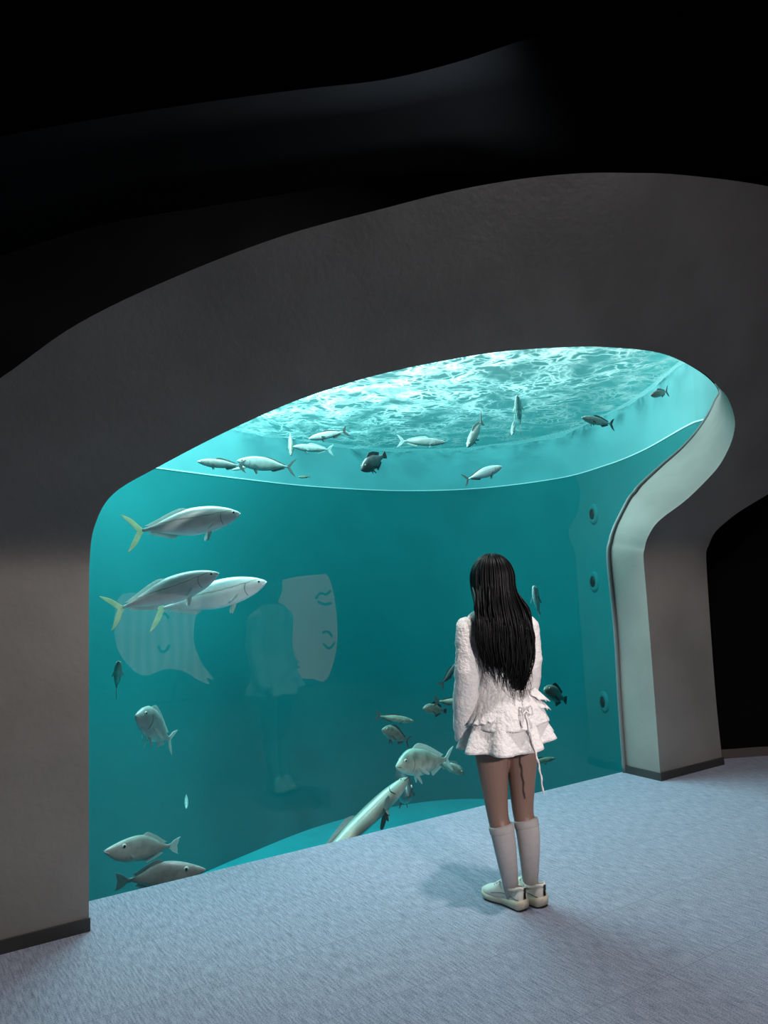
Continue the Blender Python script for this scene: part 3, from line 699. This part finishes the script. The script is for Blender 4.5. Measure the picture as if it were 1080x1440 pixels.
for j in range(49):
    phi = math.radians(-112+224*j/48); rows.append(hair_path(phi, .004, tip(phi)+.035+.012*math.sin(j*2.3)))
inner = [[p+Vector((-(p.x-HC.x)*.10, .014 if abs(j-24) < 20 else .004, -.004)) for p in row] for j, row in enumerate(rows)]
mb.grid(rows); mb.grid(inner)
mb.grid([[a[-1] for a in rows], [a[-1] for a in inner]]); mb.grid([rows[0], inner[0]]); mb.grid([rows[-1], inner[-1]])
hair = MB(); hair.v, hair.f, hair.mi = mb.v, mb.f, mb.mi
rnd = random.Random(11)
for q in range(250):
    phi = math.radians(rnd.uniform(-112, 112)); L_ = tip(phi)+rnd.gauss(0, .022)-.01
    if rnd.random() < .12: L_ += rnd.uniform(.05, .2)
    off = rnd.uniform(.003, .013); pts = hair_path(phi, off, L_, 30, rnd.uniform(.004, .028), rnd.uniform(0, 6))
    r0 = rnd.uniform(.004, .0085); rad = [r0*min(1, .4+i/6)*(1 if i < 22 else max(.10, 1-(i-22)/7.2)) for i in range(len(pts))]
    hair.tube(pts, rad, 5, flat=.55)
for q in range(46):                                           # fringe over the forehead
    t = q/45; phi = math.radians(180-62+124*t); pts = []
    for i in range(9):
        th = math.radians(8+62*i/8+8*math.sin(q)); d = Vector((math.sin(th)*math.sin(phi), -math.sin(th)*math.cos(phi), math.cos(th)))
        pts.append(HC+Vector((d.x*.083, d.y*.10, d.z*.119)))
    hair.tube(pts, [.006]*6+[.005, .004, .002], 5, flat=.5)
hair.build('hair', M_hair, PP)

# clothes
def wrinkle(o, amp, sc, seed=0):
    for v in o.data.vertices:
        n_ = noise.noise(Vector((v.co.x*sc, v.co.y*sc, v.co.z*sc*1.6+seed))); v.co += v.normal*amp*n_
def shell(o, t=.003):
    m_ = o.modifiers.new('solid', 'SOLIDIFY'); m_.thickness = t; m_.offset = 1
def off_rings(keys, d): return [(k[0], k[1], k[2], k[3]+d, k[4]+d) for k in keys]
bl = [(.96,-.003,0,.128,.098),(1.0,-.006,0,.124,.094),(1.06,-.012,.004,.118,.092),(1.14,-.018,.004,.130,.098),(1.22,SH,0,.146,.104),(1.28,SH,-.004,.154,.096),(1.325,SH,-.004,.150,.084),(1.350,SH,-.002,.122,.070),(1.372,SH,.002,.080,.060)]
mb = MB(); loft(mb, smooth_rings(bl, 40), 64, cap=False); o = mb.build('blouse', M_cloth, PP); wrinkle(o, .004, 14); shell(o)
for sg in (-1, 1):
    A = cr(ARM[sg], 10); n = len(A); rad = [interp([(0,.030),(.06,.046),(.16,.059),(.3,.060),(.5,.060),(.75,.056),(.93,.050),(1,.044)], i/(n-1))[0] for i in range(n)]
    A[-1] = A[-1]+Vector((0, .01, -.02))
    mb = MB(); mb.tube(A, rad, 32); o = mb.build('sleeve', M_cloth, PP); wrinkle(o, .005, 30, sg*5); wrinkle(o, .006, 9, sg)
# collar lying over the shoulders to a V in front
mb = MB(); rows = []
for i in range(25):
    a = -PI/2+.02+(2*PI-.04)*i/24; a2 = a
    fr = max(0, math.sin(a))  # front
    vz = 1.352-.085*fr**2.2*1.0; nx = SH+(.068+.0*fr)*math.cos(a); ny = .0+(.062)*math.sin(a)+.022*fr**2
    ox = SH+(.122)*math.cos(a); oy = .0+(.088)*math.sin(a)+.012*fr; oz = 1.325-.13*fr**2-.02*(1-fr)
    rows.append([Vector((nx, ny+.01*fr, vz)), Vector(((nx+ox)/2, (ny+oy)/2+.014*fr, (vz+oz)/2+.010)), Vector((ox, oy+.016*fr, oz+.004))])
mb.grid(rows); o = mb.build('collar', M_cloth, PP); shell(o, .004)
def pleat(k, amp, seed, hem=0):
    def f(a, t, z):
        w_ = math.sin(k*a+seed+.9*math.sin(2*a+seed))
        w_ = math.copysign(abs(w_)**.8, w_)
        return (1+amp*t_(t)*w_, hem*t_(t)*math.sin(2.0*a+seed))
    def t_(t): return (1-t)
    return f
sk = [(.712,-.008,0,.212,.192),(.75,-.008,0,.200,.180),(.80,-.006,0,.184,.162),(.86,-.004,-.004,.166,.142),(.92,-.004,-.004,.15,.12),(.99,-.004,0,.128,.098)]
mb = MB(); loft(mb, smooth_rings(sk, 24), 220, cap=False, mod=pleat(9, .13, 1.0)); o = mb.build('skirt', M_cloth, PP)
for v in o.data.vertices: v.co.z += .05*max(0, v.co.x)/.2*max(0, (.99-v.co.z)/.28)
wrinkle(o, .002, 40); shell(o)
pe = [(.822,0,-.006,.188,.166),(.86,0,-.006,.176,.152),(.92,0,-.005,.158,.130),(.97,-.002,-.002,.138,.108),(1.0,-.006,0,.124,.095),(1.03,-.008,.002,.120,.093)]
mb = MB(); loft(mb, smooth_rings(pe, 24), 180, cap=False, mod=pleat(4, .04, 2.6, .012)); o = mb.build('peplum', M_cloth, PP); wrinkle(o, .003, 26); shell(o)
# side flounces
for (a0, a1, zt, zb, r0, r1, sd) in [(-56, 62, .985, .915, .135, .206, 0), (-50, 60, .935, .875, .158, .210, 2), (140, 232, .89, .835, .168, .200, 4)]:
    mb = MB(); rows = []; NA = 60
    for j in range(9):
        t = j/8; row = []
        for i in range(NA+1):
            s_ = i/NA; a = math.radians(a0+(a1-a0)*s_); ed = math.sin(s_*PI)**.5
            rr = r0+(r1-r0)*t*ed*(1+.12*math.sin(i*.75+sd)); z = zt-(zt-zb)*t*(.35+.65*ed)+.004*math.sin(i*.9+sd)*t
            row.append(Vector((rr*math.cos(a), -.004+rr*.84*math.sin(a), z)))
        rows.append(row)
    mb.grid(rows); o = mb.build('ruffle', M_cloth, PP); shell(o)
# drawstring tied at the back
mb = MB()
ds = cr([(.022,-.118,.965),(.026,-.150,.90),(.026,-.176,.84),(.034,-.198,.76),(.046,-.212,.69),(.056,-.214,.62),(.064,-.212,.545)], 6)
mb.tube([p+Vector((.002*math.sin(i*1.3), 0, 0)) for i, p in enumerate(ds)], [.0042+.0008*math.sin(i*1.9) for i in range(len(ds))], 8)
mb.tube(cr([(.02,-.150,.905),(-.002,-.172,.900),(-.010,-.178,.860),(-.004,-.180,.832)], 5), .0035, 6)
mb.tube(cr([(.022,-.150,.905),(.004,-.175,.925),(.0,-.178,.89),(.022,-.160,.90),(.045,-.172,.925),(.048,-.176,.885),(.024,-.158,.90)], 5), .004, 6)
mb.build('drawstring', M_cloth, PP)
# socks and shoes
for sg in (-1, 1):
    J = LEG[sg]; P_ = cr([J['kn'], J['cf'], J['an']], 10); R_ = cr([(LR['kn'],0), (LR['cf'],0), (LR['an'],0)], 10)
    zt = .372 if sg < 0 else .378
    sel = [(p, q[0]+.0035) for p, q in zip(P_, R_) if p.z < zt]
    an = Vector(J['an']); fr = Matrix.Rotation(FOOTROT, 3, 'Z')
    sel.append((an+fr@Vector((0, -.008, -.03)), .034)); sel.append((an+fr@Vector((0, -.008, -.05)), .032))
    mb = MB(); mb.tube([q[0] for q in sel], [q[1] for q in sel], 28); sock = mb.build('sock', M_sock, PP)
    top = sel[0][0]; nx = sel[3][0]; mb = MB(); dd = (nx-top).normalized(); r_ = sel[0][1]
    mb.tube([top-dd*.001, top+dd*.002, top+dd*.03, top+dd*.033], [r_+.0005, r_+.0028, r_+.0026, r_+.0005], 28); mb.build('cuff', M_sock, sock)
    sh = bpy.data.objects.new('shoe', None); COL.objects.link(sh); sh.parent = PP
    sh.location = (an.x, an.y, 0); sh.rotation_euler = (0, 0, FOOTROT)
    Ls = .258; yb = -.085                                    # heel end
    def hw(s): return interp([(0,.010),(.03,.026),(.10,.035),(.25,.035),(.42,.034),(.60,.043),(.75,.047),(.88,.041),(.96,.026),(1,.008)], s)[0]
    def curve(s): return -sg*.006*math.sin(s*PI)+sg*0
    mb = MB(); rows = []; NS = 40
    for i in range(NS+1):
        s = i/NS; h = hw(s)+.005; y = yb+(Ls)*s; zt_ = interp([(0,.048),(.15,.044),(.35,.036),(.6,.030),(.85,.032),(1,.040)], s)[0]; zb = interp([(0,.012),(.10,.004),(.6,.004),(.85,.006),(1,.020)], s)[0]
        hb = h*.94; x0 = curve(s)
        prof = [(-hb*.92, zb), (-h*1.04, zb+(zt_-zb)*.3), (-h, zb+(zt_-zb)*.62), (-h*.95, zt_), (0, zt_+.002), (h*.95, zt_), (h, zb+(zt_-zb)*.62), (h*1.04, zb+(zt_-zb)*.3), (hb*.92, zb), (0, zb)]
        rows.append([Vector((x0+a, y, b)) for a, b in prof])
    mb.grid(rows, True, cap=True); sole = mb.build('sole', M_sole, sh)
    mb = MB(); rows = []
    for i in range(NS+1):
        s = i/NS; h = hw(s)*.95; y = yb+.004+(Ls-.008)*s; zb = interp([(0,.012),(.10,.004),(.6,.004),(.85,.006),(1,.020)], s)[0]; x0 = curve(s)
        rows.append([Vector((x0-h, y, zb+.002)), Vector((x0+h, y, zb+.002)), Vector((x0+h*.95, y, zb-.004)), Vector((x0-h*.95, y, zb-.004))])
    mb.grid(rows, True, cap=True); mb.build('outsole', M_outsole, sole, smooth=False)
    # upper
    mb = MB(); rows = []
    for i in range(NS+1):
        s = i/NS; h = hw(s)*1.0; y = yb+.004+(Ls-.008)*s; x0 = curve(s)
        zt_ = interp([(0,.090),(.06,.100),(.16,.090),(.30,.084),(.42,.100),(.52,.100),(.66,.080),(.80,.064),(.93,.052),(1,.034)], s)[0]
        z0 = .028; row = []
        op = max(0, 1-((s-.25)/.21)**4) if .04 < s < .46 else 0
        for k in range(17):
            a = PI*k/16; c_ = math.cos(a); sn = math.sin(a)
            xw = h*math.copysign(abs(c_)**.55, c_)*(1-.34*sn**2*(1 if s < .5 else .6)); zz = z0+(zt_-z0)*sn**.8
            if op > .2 and sn > .93: zz -= .030*op
            row.append(Vector((x0+xw, y, zz)))
        rows.append(row)
    mb.grid(rows, False); up_ = mb.build('upper', M_shoe, sh); shell(up_, .002)
    # padded collar ring
    ring = []
    for k in range(24):
        a = 2*PI*k/24; s = .24+.215*math.sin(a)
        zt_ = interp([(0,.096),(.06,.103),(.16,.092),(.30,.086),(.42,.100),(.5,.103)], s)[0]
        ring.append(Vector((curve(s)+.033*math.cos(a), yb+Ls*s, zt_-.004)))
    ring.append(ring[0]); mb = MB(); mb.tube(ring, .0065, 8); mb.build('padded_collar', M_shoe, sh)
    mb = MB(); mb.box((-.006, yb-.002, .076), (.006, yb+.004, .100)); mb.build('heel_tab', M_tabd, sh, smooth=False)
    for q in range(4):
        s = .50+.055*q; zt_ = interp([(.42,.100),(.52,.100),(.66,.080),(.80,.064)], s)[0]+.003
        mb = MB(); mb.tube([Vector((x, yb+Ls*s+.004*(x/.02), zt_-9*x*x)) for x in [-.024, -.012, 0, .012, .024]], .0028, 6); mb.build('lace', M_lace, sh)
    # curved overlay line along the flank
    for s2 in (-1, 1):
        mb = MB(); pts = []
        for i in range(14):
            t = i/13; s = .06+.62*t; pts.append(Vector((curve(s)+s2*(hw(s)*1.0+.0015), yb+Ls*s, .050+.010*math.sin(t*PI)-.006*t)))
        mb.tube(pts, .0018, 5); mb.build('stitch_band', M_fingrey, sh)
#PART4
# ------------------------------------------------------------------ lit picture boards behind the camera, mirrored in the pane
def mirror_pt(px, py, n_):
    q = on_n(px, py, 2*GN-n_); return Vector((q.x, n_, q.z))
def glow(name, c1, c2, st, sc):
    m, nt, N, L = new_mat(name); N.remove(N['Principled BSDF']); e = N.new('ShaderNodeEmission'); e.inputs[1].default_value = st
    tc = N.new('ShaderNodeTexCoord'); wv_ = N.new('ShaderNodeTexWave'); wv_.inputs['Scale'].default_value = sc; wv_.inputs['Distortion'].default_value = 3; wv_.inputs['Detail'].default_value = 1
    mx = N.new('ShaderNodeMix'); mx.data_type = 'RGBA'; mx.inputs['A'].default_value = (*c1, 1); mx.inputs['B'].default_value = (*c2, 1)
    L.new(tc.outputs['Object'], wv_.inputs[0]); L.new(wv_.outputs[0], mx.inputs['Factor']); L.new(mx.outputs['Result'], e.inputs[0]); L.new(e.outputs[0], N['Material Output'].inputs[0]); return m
def board(name, pts, m, n_, label, extra=None):
    P_ = [mirror_pt(x, y, n_) for x, y in cr(pts, 4, True)]; c = sum(P_, Vector())/len(P_); r_ = empty(name, (c.x, n_, 0)); tag(r_, label, 'sign')
    mb = MB(); mb.poly([p-r_.location for p in P_], Vector((0, 1, 0)), .015); mb.build('panel', m, r_, smooth=False)
    mb = MB(); mb.box((-.25, -.10, 0), (.25, -.04, .03)); mb.box((-.03, -.09, .02), (.03, -.05, c.z)); mb.box((-.03, -.09, c.z-.05), (.03, -.01, c.z)); mb.build('stand', M_base, r_, smooth=False)
    if extra:
        for pp in extra:
            q = MB(); q.tube([mirror_pt(x, y, n_)-r_.location+Vector((0, .02, 0)) for x, y in cr(pp, 4)], .018, 6); q.build('drawn_line', M_base, r_)
BN = -2.2
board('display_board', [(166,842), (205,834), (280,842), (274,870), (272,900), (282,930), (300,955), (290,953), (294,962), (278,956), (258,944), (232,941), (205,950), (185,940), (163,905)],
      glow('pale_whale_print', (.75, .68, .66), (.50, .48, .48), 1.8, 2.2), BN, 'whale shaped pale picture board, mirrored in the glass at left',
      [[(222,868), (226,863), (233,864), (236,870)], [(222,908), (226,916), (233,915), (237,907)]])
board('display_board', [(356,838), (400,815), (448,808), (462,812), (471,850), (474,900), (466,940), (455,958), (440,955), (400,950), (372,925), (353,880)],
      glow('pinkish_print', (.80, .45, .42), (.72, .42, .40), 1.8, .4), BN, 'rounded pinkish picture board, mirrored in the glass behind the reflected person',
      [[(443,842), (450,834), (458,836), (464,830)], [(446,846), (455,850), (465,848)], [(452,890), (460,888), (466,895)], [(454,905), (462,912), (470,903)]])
